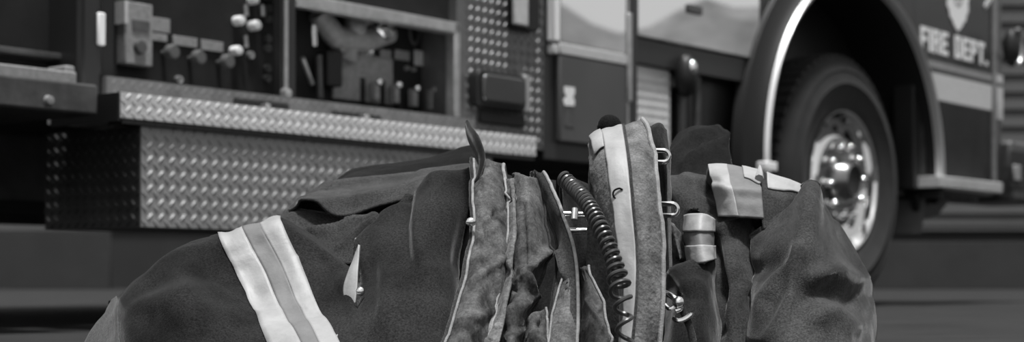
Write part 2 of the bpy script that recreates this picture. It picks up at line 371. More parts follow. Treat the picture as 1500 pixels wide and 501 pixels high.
# --- front wheel arch flare
AC = (-.02, 0, .585); AR = .755
prof = [(AR + .002, .3), (AR, -.05), (AR + .008, -.075), (AR + .024, -.082), (AR + .040, -.06), (AR + .06, -.035), (AR + .115, -.02), (AR + .125, .02)]
b = MB().lathe([(r, y) for r, y in prof], AC, 72, math.radians(-8), PI + math.radians(8))
tp('wheel_arch', b, 'flare')
b = MB().lathe([(AR - .001, -.052), (AR + .006, -.079), (AR + .024, -.086), (AR + .036, -.07)], AC, 72, math.radians(-4), PI + math.radians(18))
tp('bright_arch_lip', b, 'lip')
tp('arch_foot', MB().box(AC[0] - AR - .05, AC[0] - AR + .03, -.09, -.02, .525, .56), 'white', bevel=.005)
b = MB().lathe([(AR + .01, .0), (AR, .55), (.05, .56)], AC, 48, math.radians(-20), PI + math.radians(20))
tp('arch_liner', b, 'liner')
# door/body skin above and around the arch
def archskin(x0, x1, ztop, y0, y1, zlow):
    n = 40; pts = []
    for i in range(n + 1):
        x = x0 + (x1 - x0) * i / n
        dx = x - AC[0]; z = AC[2] + math.sqrt(max(0, (AR + .05) ** 2 - dx * dx)) if abs(dx) < AR + .05 else zlow
        pts.append((x, max(z, zlow)))
    b = MB()
    for i in range(n):
        (a, za), (c, zc) = pts[i], pts[i + 1]
        b.add([(a, y0, za), (c, y0, zc), (c, y0, ztop), (a, y0, ztop), (a, y1, za), (c, y1, zc)], [(0, 1, 2, 3), (1, 0, 4, 5)])
    return b
tp('fender_skin', archskin(S(1100), .62, 2.0, .0, .2, .95), 'paint')

# --- cab door with lettering
cab = tp('cab_door', MB().box(.62, S(1455), -.0, .1, .52, 2.0), 'paint', bevel=.006)
tp('thin_stripe', MB().box(.64, S(1452), -.004, 0, 1.080, 1.112), 'label', cab)
tp('wide_stripe', MB().box(.66, S(1452), -.004, 0, .938, 1.060), 'label_light', cab)
def letters():
    hz = .107; x = 0.
    G = {'F': [(0, 0, 1, 5), (1, 4, 3, 5), (1, 2, 2.6, 3)],
         'I': [(0, 0, 1.15, 5)],
         'R': [(0, 0, 1, 5), (1, 4, 2.7, 5), (1, 2, 2.7, 3), (2.1, 3, 3.1, 4), (2.1, 0, 3.1, 2.1)],
         'E': [(0, 0, 1, 5), (1, 4, 3, 5), (1, 2, 2.6, 3), (1, 0, 3, 1)],
         'D': [(0, 0, 1, 5), (1, 4, 2.6, 5), (1, 0, 2.6, 1), (2.1, .6, 3.1, 4.4)],
         'P': [(0, 0, 1, 5), (1, 4, 2.7, 5), (1, 2, 2.7, 3), (2.1, 2.5, 3.1, 4.5)],
         'T': [(0, 4, 3, 5), (1, 0, 2, 4)], '.': [(0, 0, 1, 1)]}
    W = {'F': 3, 'I': 1.15, 'R': 3.1, 'E': 3, 'D': 3.1, 'P': 3.1, 'T': 3, '.': 1, ' ': 2.0}
    s = 'FIRE DEPT.'
    tot = sum(W[c] for c in s) + .62 * (len(s) - 1); sc = .745 / tot
    for c in s:
        b = MB()
        for (a, q, e, d) in G.get(c, []):
            b.box(.684 + (x + a) * sc, .684 + (x + e) * sc, -.005, 0, 1.150 + q * hz / 5, 1.150 + d * hz / 5)
        if b.v: tp('letter', b, 'letter', cab)
        x += W[c] + (.62 if c != ' ' else .62)
letters()
cx = S(1402)
zt = ZZ(1402, 46)
sh = [(0, 0), (.05, .03), (.062, .05), (.085, .055), (.098, .09), (.118, .105), (.115, .15), (.135, .18), (.125, .24), (.15, .30), (.13, .38), (-.13, .38), (-.15, .30), (-.125, .24), (-.135, .18), (-.115, .15), (-.118, .105), (-.098, .09), (-.085, .055), (-.062, .05), (-.05, .03)]
bd = tp('badge', MB().prism([(cx + a, zt + q) for a, q in sh][::-1], -.005, 0), 'letter', cab)
b = MB()
for a in range(14):
    t = a * 2 * PI / 14; b.ball((cx + .045 * math.cos(t), -.005, zt + .17 + .05 * math.sin(t)), .010, 8, (1, .2, 1))
b.box(cx - .03, cx + .03, -.008, -.004, zt + .155, zt + .165); b.box(cx - .02, cx + .02, -.008, -.004, zt + .18, zt + .19)
tp('badge_emblem', b, 'label', bd)
tp('cab_lower_panel', MB().box(.69, S(1450), -.003, 0, .56, .93), 'black_panel', cab, bevel=.003)
tp('pale_patch', MB().box(S(1347), S(1376), -.006, -.003, .585, .82), 'pump', cab)
cab2 = tp('cab_corner', MB().box(S(1456), S(1469), -.0, .25, .55, 2.0), 'paint_mid', bevel=.02)
tp('corner_stripe', MB().box(S(1456) + .012, S(1469) - .012, -.006, 0, .90, 1.06), 'label_light', cab2)
tp('corner_stripe', MB().box(S(1456) + .012, S(1469) - .012, -.006, 0, 1.08, 1.12), 'label_light', cab2)
tp('door_gap_trim', MB().box(S(1453), S(1456.5), -.012, 0, .55, 2.0), 'label', cab2)
tp('diagonal_stripe', MB().prism([(S(1443), ZZ(1443, 13)), (S(1452), ZZ(1452, 0)), (S(1452), ZZ(1452, -10)), (S(1441), ZZ(1441, 8))], -.006, 0), 'label_light', cab)
tp('cab_body', MB().box(-.9, S(1468), .25, 2.35, .9, 2.2), 'paint')
tp('cab_floor', MB().box(.68, S(1462), .1, 2.2, .50, .56), 'under_lifted')
b = MB().box(S(1376, -.1), S(1468, -.1), -.1, .08, .528, .578)
for k in range(7): b.box(S(1376, -.1), S(1468, -.1), -.104, -.1, .533 + k * .0065, .536 + k * .0065)
tp('cab_step', b, 'tread', bevel=.002)
tp('mud_flap', MB().prism([(.70, .50), (1.08, .50), (.92, .41), (.74, .385)], .02, .06), 'black', bevel=.006)
bp = tp('front_bumper', MB().box(S(1468), S(1468) + .55, -.05, .3, .50, .80), 'pump', bevel=.02)
tp('bumper_recess', MB().box(S(1478, -.05), S(1478, -.05) + .28, -.056, -.05, .56, .75), 'black', bp, bevel=.01)
tp('bumper_lamp', MB().box(S(1484, -.06), S(1494, -.06), -.068, -.056, .60, .68), 'label', bp, bevel=.01)
mir = tp('mirror_arm', MB().tube([(S(1469), -.02, 1.22), (S(1474), -.08, 1.24), (S(1478, -.1), -.1, 1.2)], .014), 'black')
tp('mirror_shell', MB().ball((S(1482, -.1), -.1, ZZ(1482, 70, -.1)), .085, 18, (.62, .5, 1.1)), 'black', mir)
tp('mirror_rim', MB().tube([(S(1486, -.12) + .05 * math.cos(t), -.135, ZZ(1484, 70, -.1) + .085 * math.sin(t)) for t in [PI / 2 - k * PI / 10 for k in range(11)]], .010, 8), 'alum', mir)

# --- rear end at the left edge of the picture
tp('rear_compartment', MB().box(-6.0, -3.87, .10, .14, .53, 1.9), 'black_panel')
tp('rear_post', MB().box(-3.87, -3.80, -.02, .2, .535, 1.9), 'paint', bevel=.015)
tp('post_reflector', MB().box(S(133), S(144), -.03, -.02, ZZ(139, 68), ZZ(139, 20)), 'letter', bevel=.004)
tp('post_reflector', MB().box(S(116), S(124), -.012, 0.02, ZZ(120, 96), ZZ(120, 62)), 'letter', bevel=.004)
tp('locker_rail', MB().box(S(88, .1), S(104, .1), .06, .1, ZZ(96, 45, .1), 1.9), 'label', bevel=.004)
tp('locker_shelf', MB().box(-5.0, S(104, .1), .05, .1, ZZ(90, 92, .1), ZZ(90, 83, .1)), 'pump', bevel=.003)
b = MB().box(-5.6, -3.99, -.25, .1, .478, .545)
rs = tp('rear_step', b, 'pump', bevel=.006)
tp('step_nosing', MB().box(-5.6, S(113, -.2), -.20, .08, .547, .575), 'label', rs, bevel=.004)
tp('step_bolt', MB().lathe([(0, -.012), (.009, -.011), (.011, 0)], (S(70, -.25), -.25, ZZ(70, 147, -.25)), 16), 'label', rs)
tp('step_clip', MB().box(S(88, -.1), S(102, -.1), -.12, -.05, .575, .60), 'label', rs, bevel=.004)
tp('hanging_strut', MB().tube([(S(70, .5), .5, .28), (S(105, .5), .5, .40)], .02), 'pump')
# --- body, chassis and the wheels of the far side
tp('underbody', MB().box(-6.0, -.9, .15, 2.3, .52, .569), 'under_lifted')
tp('body_box', MB().box(-6.0, -.9, .2, 2.35, .57, 2.2), 'paint')
tp('chassis', MB().box(-6.0, 1.3, .75, 1.6, .34, .58), 'under_lifted')
tp('far_skirt', MB().box(-6.0, -1.2, 2.28, 2.35, .33, .6), 'under_lifted')

# --- wheels
def wheel(s, y, hero=True):
    c = (s, y, .525); R0 = .525
    b = MB().lathe([(.295, .06), (.290, .0), (.30, -.012), (.34, -.030), (.40, -.045), (.405, -.049), (.412, -.045), (.455, -.036), (.46, -.039), (.468, -.034), (.500, -.012), (.516, .012), (.522, .04), (.522, .20), (.50, .25), (.40, .29), (.29, .24)], c, 96)
    N = 60
    for i in range(N):                                # shoulder blocks
        a = 2 * PI * i / N; ca, sa = math.cos(a), math.sin(a)
        t = Matrix.Translation(c) @ Matrix(((ca, 0, -sa, 0), (0, 1, 0, 0), (sa, 0, ca, 0), (0, 0, 0, 1)))
        b.box(.496, .529, .0, .085, -.0215, .0215, t)
        b.box(.515, .529, .10, .15, -.02, .02, t)
    ty = tp('tyre', b, 'rubber', sharp=35)
    b = MB().lathe([(.292, .03), (.300, -.014), (.296, -.026), (.288, -.024), (.280, -.004), (.272, .02), (.262, .055), (.255, .075), (.235, .060), (.205, .018), (.195, .006), (.186, .002)], c, 80)
    rim = tp('rim', b, 'polished')
    tp('wheel_disc', MB().lathe([(.187, .003), (.18, .001), (.10, .000), (.08, .002)], c, 64), 'disc', rim)
    if hero:
        for i in range(10):
            a = 2 * PI * (i + .15) / 10
            q = (c[0] + .228 * math.cos(a), c[1], c[2] + .228 * math.sin(a))
            tp('hand_hole', MB().ball((q[0], q[1] + .048, q[2]), .020, 14, (1, .5, 1)), 'black', rim)
            q = (c[0] + .146 * math.cos(a), c[1] + .002, c[2] + .146 * math.sin(a))
            tp('lug_nut', MB().lathe([(0, -.052), (.008, -.050), (.014, -.042), (.0165, -.03), (.0165, -.008), (.022, -.004), (.022, 0)], q, 14), 'chrome', rim)
        hb = tp('hub', MB().lathe([(.085, .004), (.098, -.004), (.098, -.014), (.088, -.03), (.078, -.06), (.066, -.072), (.06, -.066)], c, 40), 'disc', rim)
        tp('hub_cap', MB().lathe([(.062, -.066), (.05, -.062), (.0, -.06)], c, 32), 'black', hb)
    else:
        tp('hub', MB().lathe([(.19, .004), (.1, -.03), (0, -.04)], c, 32), 'pump', rim)
wheel(-.02, .03)

# ------------------------------------------------------------------ cloth helpers
def cr(p0, p1, p2, p3, t):
    return .5 * ((2 * p1) + (p2 - p0) * t + (2 * p0 - 5 * p1 + 4 * p2 - p3) * t * t + (3 * p1 - p0 - 3 * p2 + p3) * t ** 3)
def spline(pts, n):
    """n points along a Catmull-Rom curve, even in the control index"""
    k = len(pts); out = []
    for i in range(n):
        x = i / (n - 1) * (k - 1); j = min(int(x), k - 2); t = x - j
        g = lambda q: pts[max(0, min(k - 1, q))]
        a = g(j - 1) if j > 0 else 2 * pts[0] - pts[1]; d = g(j + 2) if j + 2 < k else 2 * pts[k - 1] - pts[k - 2]
        out.append(cr(a, g(j), g(j + 1), d, t))
    return out
def segd(p, a, b):
    ax, ay = a; bx, by = b; dx, dy = bx - ax, by - ay; L = dx * dx + dy * dy or 1
    t = max(0, min(1, ((p[0] - ax) * dx + (p[1] - ay) * dy) / L)); return math.hypot(p[0] - ax - t * dx, p[1] - ay - t * dy)
def surface(cols, rows=44, across=8, back=None, ground=False, amp=.004, scale=9., fine=.0012, seed=0, folds=(), stretch=1., ridge=None):
    """control columns (each top to bottom, of (px, py, depth)) -> a smooth grid of points; back = depth of the fall behind the ridge"""
    cc = []
    for c in cols:
        if ridge: c = [c[0], (c[0][0] + (c[1][0] - c[0][0]) * .12, c[0][1] + ridge[0], c[0][2] - ridge[1])] + [(q[0], q[1], min(q[2], c[0][2] - ridge[1] * .8)) for q in c[1:]]
        p = [P(*q) for q in c]
        if ground:
            e = p[-1]; p.append(Vector((e.x * 1.0, e.y - .03, max(.004, e.z * .35)))); p.append(Vector((e.x, e.y - .04, .003)))
        f = spline(p, rows)
        if back:
            r = p[0]; n = 14
            q = [r + Vector((0, back, -r.z + .004)), r + Vector((0, back * .85, -r.z * .55)), r + Vector((0, back * .4, -min(.05, r.z * .25))), r]
            f = spline(q, n)[:-1] + f
        cc.append(f)
    R = len(cc[0]); K = (len(cols) - 1) * across + 1
    G = [spline([c[i] for c in cc], K) for i in range(R)]
    nb = (13 if back else 0)
    # normals
    D = [[None] * K for _ in range(R)]
    for i in range(R):
        for j in range(K):
            du = G[i][min(K - 1, j + 1)] - G[i][max(0, j - 1)]; dv = G[min(R - 1, i + 1)][j] - G[max(0, i - 1)][j]
            n = dv.cross(du)
            n = n.normalized() if n.length > 1e-9 else Vector((0, -1, 0))
            if i >= nb and n.y > 0 and abs(n.y) > .3: n = -n
            D[i][j] = n
    O = []
    for i in range(R):
        row = []
        for j in range(K):
            p = G[i][j]; e = min(1., j / 3, (K - 1 - j) / 3 + 0.0)
            q = Vector((p.x * scale, p.y * scale, p.z * scale * stretch)) + Vector((seed * 7.1, seed * 3.3, 0))
            d = amp * noise.noise(q) + amp * .5 * noise.noise(q * 2.3) + fine * noise.noise(q * 6.5)
            if folds:
                pp = pix(p)
                for poly, wd, am in folds:
                    m = min(segd(pp, poly[k], poly[k + 1]) for k in range(len(poly) - 1))
                    if m < 3 * wd: d += am * math.exp(-(m / wd) ** 2)
            row.append(p + D[i][j] * d)
        O.append(row)
    return O, D, nb
def strip(G, D, j0, j1, i0, i1, off):
    return [[G[i][j] + D[i][j] * off for j in range(j0, j1 + 1)] for i in range(i0, min(i1, len(G) - 1) + 1)]
class Garment:
    def __init__(s, name, loc, label, cat):
        s.o = empty(name, loc); s.l = Vector(loc); tag(s.o, label, cat)
    def cloth(s, name, G, m, parent=None, solid=.003, label=None):
        return MB().grid(G).build(name, M[m], parent or s.o, solid=solid, off=s.l, sharp=0, label=label)
    def mesh(s, name, mb, m, parent=None, **k):
        return mb.build(name, M[m], parent or s.o, off=s.l, **k)
    def edge(s, name, pts, r, m, parent=None, n=8, k=40):
        return MB().tube(spline([P(*p) for p in pts], k), r, n).build(name, M[m], parent or s.o, off=s.l)

# ------------------------------------------------------------------ left coat
LC = Garment('turnout_coat', (-.2, 2.0, 0), 'dark turnout coat lying at the left with a striped sleeve and open lined front', 'coat')
fl = [([(175, 435), (262, 368), (322, 349)], 9, .004), ([(330, 395), (362, 370)], 12, .004), ([(215, 470), (300, 500)], 16, -.004), ([(350, 440), (310, 500)], 14, .004), ([(460, 430), (430, 350)], 10, -.004), ([(480, 430), (520, 400)], 8, .003), ([(365, 440), (420, 425)], 7, -.003), ([(385, 470), (450, 452)], 7, .004), ([(340, 375), (400, 352)], 7, -.003), ([(430, 385), (445, 372)], 5, .003), ([(225, 420), (270, 400), (318, 395)], 12, -.006), ([(190, 450), (240, 440)], 12, .005), ([(300, 420), (330, 440)], 14, -.005)]
cols = [[(150, 470, 2.12), (125, 520, 2.06)], [(160, 442, 2.09), (138, 485, 2.06), (122, 540, 2.02)], [(174, 433, 2.05), (178, 480, 1.96), (182, 545, 1.90)],
        [(218, 396, 2.07), (222, 450, 1.95), (232, 550, 1.86)], [(268, 365, 2.08), (275, 430, 1.93), (290, 550, 1.84)],
        [(322, 349, 2.09), (347, 402, 2.02), (370, 460, 1.97), (386, 490, 1.90), (410, 550, 1.81)], [(356, 337, 2.10), (388, 398, 2.02), (412, 455, 1.97), (430, 486, 1.90), (462, 550, 1.80)],
        [(382, 331, 2.10), (415, 394, 2.02), (438, 450, 1.97), (456, 484, 1.90), (488, 550, 1.80)], [(410, 322, 2.10), (440, 385, 2.02), (465, 448, 1.96), (486, 484, 1.90), (518, 545, 1.80)],
        [(446, 338, 2.10), (475, 392, 2.03), (500, 448, 1.95), (530, 530, 1.83)], [(486, 362, 2.10), (503, 398, 2.02), (517, 440, 1.95), (540, 520, 1.86)], [(516, 384, 2.11), (522, 405, 2.08), (530, 440, 2.02), (550, 510, 1.90)]]
G, D, nb = surface(cols, 60, 8, back=.22, ground=True, amp=.008, scale=9, seed=1, folds=fl, ridge=(9, .045))
slv = LC.cloth('sleeve', G, 'cloth')
j = 5 * 8; e = nb + 60
for a, c, m, nm in ((j, j + 8, 'tape', 'reflective_stripe'), (j + 8, j + 16, 'tape_grey', 'stripe_centre'), (j + 16, j + 24, 'tape', 'reflective_stripe')):
    LC.cloth(nm, strip(G, D, a, c, 4, e, .0022), m, slv, solid=.0015, label='pale reflective stripe' if m == 'tape' else 'grey middle stripe')
LC.cloth('lit_sleeve_facet', strip(G, D, 0, 15, 5, e, .0022), 'lit_facet', slv, solid=.0015, label='lit left facet of the sleeve, painted lighter')  # left facet of the sleeve, its lit tone painted on

# body panel
fl = [([(640, 275), (632, 330)], 26, .016), ([(600, 290), (596, 370)], 8, -.008), ([(560, 310), (620, 280), (690, 242)], 10, .003), ([(612, 300), (606, 360), (640, 400)], 9, .006), ([(540, 350), (550, 440), (530, 500)], 10, -.004), ([(560, 470), (600, 440), (640, 460)], 10, .005), ([(640, 330), (655, 420)], 18, -.005), ([(560, 400), (572, 500)], 14, .003), ([(690, 260), (676, 380)], 12, -.006)]
cols = [[(521, 352, 2.06), (524, 420, 2.0), (512, 465, 1.94), (478, 510, 1.86)], [(530, 338, 2.07), (534, 420, 1.96), (528, 470, 1.90), (505, 530, 1.83)], [(558, 312, 2.09), (562, 400, 1.95), (560, 540, 1.83)],
        [(590, 294, 2.10), (596, 390, 1.94), (600, 540, 1.82)], [(625, 276, 2.11), (625, 380, 1.94), (630, 540, 1.82)], [(660, 258, 2.11), (655, 380, 1.95), (655, 540, 1.83)], [(690, 243, 2.11), (686, 330, 2.02), (676, 430, 1.96), (660, 540, 1.90)]]
G, D, nb = surface(cols, 56, 9, back=.20, ground=True, amp=.008, scale=9, seed=2, folds=fl, ridge=(10, .035))
bod = LC.cloth('body_panel', G, 'cloth')
LC.edge('hem_piping', [(522, 350, 2.055), (525, 420, 1.992), (513, 466, 1.933), (480, 510, 1.852), (460, 540, 1.82)], .0022, 'seam', bod)
# white tag between sleeve and body
cols = [[(519, 374, 1.985), (507, 405, 1.97), (502, 428, 1.962), (507, 446, 1.955)], [(522, 366, 1.985), (515, 400, 1.965), (512, 428, 1.955), (513, 447, 1.95)], [(525, 358, 1.985), (524, 395, 1.965), (522, 425, 1.952), (519, 444, 1.945)]]
G, D, nb = surface(cols, 20, 6, amp=.001, seed=3)
LC.cloth('white_tag', G, 'tape', label='white tag')
LC.mesh('snap_button', MB().ball(P(528, 427, 1.935), .0055, 14, (1, .6, 1)), 'steel')
LC.mesh('snap_button', MB().ball(P(690, 325, 1.90), .0065, 14, (1, .6, .8)), 'steel')

# folded shoulder pieces at the back
def leafpatch(top, bot, rows=20, across=10, bulge=.02, **k):
    """fold given by its upper and lower outlines (same number of points)"""
    cols = []
    for t, q in zip(top, bot):
        m = ((t[0] + q[0]) / 2, (t[1] + q[1]) / 2, (t[2] + q[2]) / 2 - bulge)
        cols.append([t, m, q])
    return surface(cols, rows, across, **k)
G, D, nb = leafpatch([(424, 308, 2.22), (448, 285, 2.24), (498, 264, 2.26), (560, 257, 2.27), (630, 248, 2.28), (698, 238, 2.26)],
                     [(424, 308, 2.16), (455, 298, 2.13), (500, 312, 2.13), (560, 300, 2.13), (630, 282, 2.13), (698, 262, 2.14)], back=.12, amp=.005, scale=10, seed=5, folds=[([(445, 300), (520, 292), (640, 262)], 8, .007), ([(480, 275), (600, 258)], 10, -.004)])
LC.cloth('shoulder_fold', G, 'cloth_mid')
G, D, nb = leafpatch([(488, 268, 2.36), (516, 249, 2.37), (562, 240, 2.38), (620, 232, 2.39), (700, 208, 2.36)],
                     [(478, 276, 2.33), (520, 262, 2.31), (570, 262, 2.31), (630, 250, 2.31), (700, 240, 2.30)], back=.1, bulge=.01, amp=.004, scale=10, seed=6)
LC.cloth('shoulder_fold', G, 'cloth_dark')
G, D, nb = leafpatch([(404, 322, 2.19), (430, 304, 2.18), (470, 309, 2.16), (520, 318, 2.14), (556, 312, 2.12)],
                     [(404, 332, 2.10), (430, 350, 2.09), (470, 372, 2.075), (515, 385, 2.065), (545, 360, 2.06)], back=.06, bulge=.012, amp=.006, scale=14, seed=7, folds=[([(455, 340), (550, 312)], 6, .009), ([(430, 330), (500, 322)], 5, -.006), ([(495, 362), (550, 325)], 5, .008)])
LC.cloth('shoulder_fold', G, 'cloth_mid')

# worn lined front edges hanging in the middle
def flap(own, name, left, right, m, bulge=.03, n=5, rows=46, edges=(), amp=.004, scale=16, seed=0, ground=True, back=None, folds=(), lab=None, creases=9):
    cols = []
    for k in range(n):
        t = k / (n - 1); c = []
        for a, q in zip(left, right):
            c.append((a[0] + (q[0] - a[0]) * t, a[1] + (q[1] - a[1]) * t, a[2] + (q[2] - a[2]) * t - bulge * math.sin(PI * t)))
        cols.append(c)
    rnd = random.Random(seed); folds = list(folds)
    for q in range(creases):
        t = rnd.random(); k = min(len(left) - 2, int(t * (len(left) - 1))); f = t * (len(left) - 1) - k
        lx = left[k][0] + (left[k + 1][0] - left[k][0]) * f; ly = left[k][1] + (left[k + 1][1] - left[k][1]) * f
        rx = right[k][0] + (right[k + 1][0] - right[k][0]) * f
        u0, u1 = sorted((rnd.random(), rnd.random())); dy = rnd.uniform(-28, 6)
        folds.append(([(lx + (rx - lx) * u0, ly), (lx + (rx - lx) * (u0 + u1) / 2, ly + dy * .4 + rnd.uniform(-5, 5)), (lx + (rx - lx) * u1, ly + dy)], rnd.uniform(1.8, 4), rnd.choice((-1, 1)) * rnd.uniform(.0015, .004)))
    G, D, nb = surface(cols, rows * 2, 12, ground=ground, back=back, amp=amp, scale=scale, seed=seed, folds=folds, fine=.0013, stretch=.55)
    o = own.cloth(name, G, m, solid=.004, label=lab)
    K = len(G[0])
    for side, m2, r in edges:
        jx = {'l': 1, 'r': K - 2, 'll': 4, 'rr': K - 5}[side] if isinstance(side, str) else int(side * (K - 1))
        own.mesh('edge_seam', MB().tube([G[i][jx] + D[i][jx] * .002 for i in range(nb, len(G))], r * .75, 8), m2, o)
    return o, G, D, nb
flap(LC, 'front_lining', [(692, 232, 2.02), (690, 270, 1.97), (692, 330, 1.92), (676, 410, 1.86), (645, 520, 1.80)], [(738, 240, 2.02), (742, 285, 1.98), (744, 345, 1.93), (739, 420, 1.88), (708, 520, 1.82)], 'lining', edges=(('ll', 'seam', .0022), ('l', 'cloth_mid', .003), ('r', 'seam', .003)), amp=.006, seed=11, bulge=.022,
     folds=[([(690, 412), (735, 380)], 5, .005), ([(672, 470), (722, 458)], 5, .005), ([(705, 330), (725, 430)], 8, -.005)], back=.06)
flap(LC, 'front_lining', [(742, 262, 1.99), (747, 330, 1.93), (742, 400, 1.89), (722, 470, 1.85), (700, 520, 1.82)], [(752, 262, 1.98), (756, 330, 1.91), (750, 400, 1.87), (738, 470, 1.83), (728, 520, 1.81)], 'suede', edges=(('l', 'seam', .002),), amp=.002, seed=12, bulge=.008, n=3)
flap(LC, 'front_lining', [(754, 252, 2.02), (752, 320, 1.95), (752, 390, 1.91), (745, 450, 1.88), (735, 520, 1.84)], [(792, 262, 2.03), (800, 330, 1.97), (797, 390, 1.93), (778, 440, 1.91), (760, 520, 1.86)], 'lining', edges=(('r', 'cloth_mid', .002),), amp=.007, scale=18, seed=13, bulge=.03, back=.06,
     folds=[([(795, 372), (770, 400), (775, 430), (745, 470)], 6, .010), ([(765, 300), (770, 380)], 7, -.005)])
flap(LC, 'front_lining', [(770, 470, 1.88), (758, 540, 1.84)], [(798, 452, 1.88), (805, 540, 1.83)], 'lining', edges=(('r', 'seam', .002),), amp=.006, scale=22, seed=14, bulge=.012, n=4)
# curved storm flap with pale piping
flap(LC, 'storm_flap', [(780, 250, 2.04), (800, 300, 2.0), (815, 365, 1.95), (812, 430, 1.90), (800, 520, 1.84)], [(792, 252, 2.02), (822, 310, 1.96), (842, 370, 1.91), (847, 440, 1.87), (846, 520, 1.82)], 'cloth_mid', edges=(('r', 'seam', .0028), ('l', 'cloth', .002)), creases=2, amp=.004, seed=15, bulge=.012, back=.05,
     folds=[([(822, 370), (828, 405)], 5, .007)])
flap(LC, 'pale_facing', [(828, 400, 1.90), (812, 450, 1.87), (804, 520, 1.83)], [(840, 420, 1.885), (843, 460, 1.86), (843, 520, 1.815)], 'suede', creases=2, amp=.003, seed=16, bulge=.01, n=4, edges=(('l', 'seam', .0018),))
flap(LC, 'leaf_flap', [(853, 392, 1.91), (851, 430, 1.89), (850, 470, 1.87), (850, 530, 1.84)], [(857, 392, 1.91), (880, 435, 1.88), (890, 475, 1.86), (897, 530, 1.83)], 'lining', edges=(('r', 'seam', .0022),), creases=2, amp=.004, seed=17, bulge=.015,
     folds=[([(860, 440), (893, 500)], 3, .004)])
# hanging loop
LC.mesh('hanging_loop', MB().tube(spline([P(684, 182, 2.12), P(689, 197, 2.08), P(698, 212, 2.03), P(706, 236, 2.0), P(700, 262, 1.975), P(692, 275, 1.97)], 30), [.006 + .006 * math.sin(PI * min(1, k / 22)) for k in range(30)], 10, flat=.45), 'cloth')
# dark inner body behind the flaps
cols = [[(640, 268, 2.2), (640, 400, 2.12), (630, 540, 2.05)], [(700, 248, 2.2), (700, 400, 2.1), (700, 540, 2.02)], [(760, 262, 2.2), (760, 400, 2.08), (760, 540, 2.0)], [(790, 266, 2.2), (790, 400, 2.06), (790, 540, 1.99)], [(814, 268, 2.2), (814, 400, 2.06), (814, 540, 2.0)]]
G, D, nb = surface(cols, 36, 8, back=.08, ground=True, amp=.006, scale=9, seed=20)
LC.cloth('inner_body', G, 'cloth_dark')

# ------------------------------------------------------------------ buckled strap
BS = Garment('buckled_strap', (.08, 2.1, 0), 'dark webbing strap with a pale slide buckle between the coats', 'strap')
cols = [[(822, 256, 2.22), (824, 320, 2.19), (828, 380, 2.16)], [(846, 262, 2.2), (846, 325, 2.15), (852, 385, 2.12)], [(874, 276, 2.2), (876, 330, 2.14), (882, 390, 2.11)]]
G, D, nb = surface(cols, 30, 8, back=.05, ground=True, amp=.003, seed=21)
BS.cloth('webbing', G, 'cloth')
bk = BS.mesh('slide_buckle', MB().tube([P(822, 313, 2.10), P(866, 314, 2.10)], .0035, 10).tube([P(824, 338, 2.095), P(868, 338, 2.095)], .0042, 10).tube([P(822, 312, 2.10), P(824, 339, 2.095)], .0035, 10).tube([P(866, 313, 2.10), P(868, 339, 2.095)], .0035, 10), 'steel', label='pale metal slide buckle')
BS.mesh('buckle_tongue', MB().tube([P(842, 306, 2.095), P(841, 322, 2.09)], .005, 10), 'steel', bk)

# ------------------------------------------------------------------ right coat
RC = Garment('turnout_coat', (.28, 2.05, 0), 'dark turnout coat heaped at the right with an upright taped front and metal hooks', 'coat')
# upright front edge carrying the name tape
cols = [[(862, 214, 1.97), (866, 260, 1.94), (878, 320, 1.91), (900, 385, 1.88), (908, 450, 1.86), (906, 530, 1.83)],
        [(868, 201, 1.97), (880, 250, 1.92), (892, 320, 1.88), (904, 380, 1.86), (912, 440, 1.84), (910, 530, 1.82)],
        [(884, 192, 1.98), (893, 240, 1.91), (900, 310, 1.87), (908, 370, 1.85), (916, 430, 1.83), (913, 530, 1.81)],
        [(912, 187, 1.98), (920, 240, 1.90), (926, 310, 1.86), (931, 370, 1.84), (931, 430, 1.82), (924, 530, 1.80)],
        [(930, 180, 1.98), (942, 240, 1.895), (948, 310, 1.86), (951, 370, 1.84), (951, 430, 1.82), (945, 530, 1.80)],
        [(944, 178, 1.99), (960, 240, 1.92), (967, 310, 1.88), (971, 370, 1.86), (972, 430, 1.84), (966, 530, 1.82)]]
G, D, nb = surface(cols, 50, 9, back=.06, ground=True, amp=.004, scale=16, seed=30, fine=.0016, stretch=.6)
fe = RC.cloth('front_edge', G, 'suede', solid=.005)
RC.cloth('name_tape', strip(G, D, 17, 27, 6, len(G) - 1, .0018), 'tape', fe, solid=.0012, label='white name tape marked C')
RC.cloth('tape_fold', strip(G, D, 8, 17, 7, nb + 4, .0035), 'tape', fe, solid=.0012)
K = len(G[0])
RC.mesh('edge_seam', MB().tube([G[i][K - 2] + D[i][K - 2] * .002 for i in range(4, len(G))], .0028, 8), 'seam', fe)
RC.mesh('edge_seam', MB().tube([G[i][28] + D[i][28] * .001 for i in range(4, len(G))], .0018, 8), 'cloth_mid', fe)
def onto(px, py):
    return min(((pix(G[i][jq])[0] - px) ** 2 + (pix(G[i][jq])[1] - py) ** 2, i, jq) for i in range(nb, len(G)) for jq in range(K))
_, ii, jq = onto(905, 284)
Zc = G[ii][jq].y - .0045
RC.mesh('letter_mark', MB().tube(spline([P(912, 278, Zc), P(907, 276, Zc), P(900, 279, Zc), P(898, 285, Zc), P(901, 290, Zc), P(907, 291, Zc)], 24), .0011, 8), 'cloth_dark', fe)
# pieces behind the front edge
RC.mesh('collar_tab', MB().ball(P(893, 186, 2.08), .016, 16, (1, .8, 1)), 'cloth_dark')
RC.cloth('collar_strap', surface([[(950, 186, 2.1), (953, 215, 2.08), (960, 250, 2.08), (966, 300, 2.08)], [(966, 180, 2.09), (970, 215, 2.06), (974, 250, 2.06), (976, 300, 2.06)], [(977, 190, 2.1), (980, 215, 2.08), (982, 250, 2.08), (984, 300, 2.08)]], 24, 8, back=.06, ground=True, amp=.002, seed=31)[0], 'cloth')
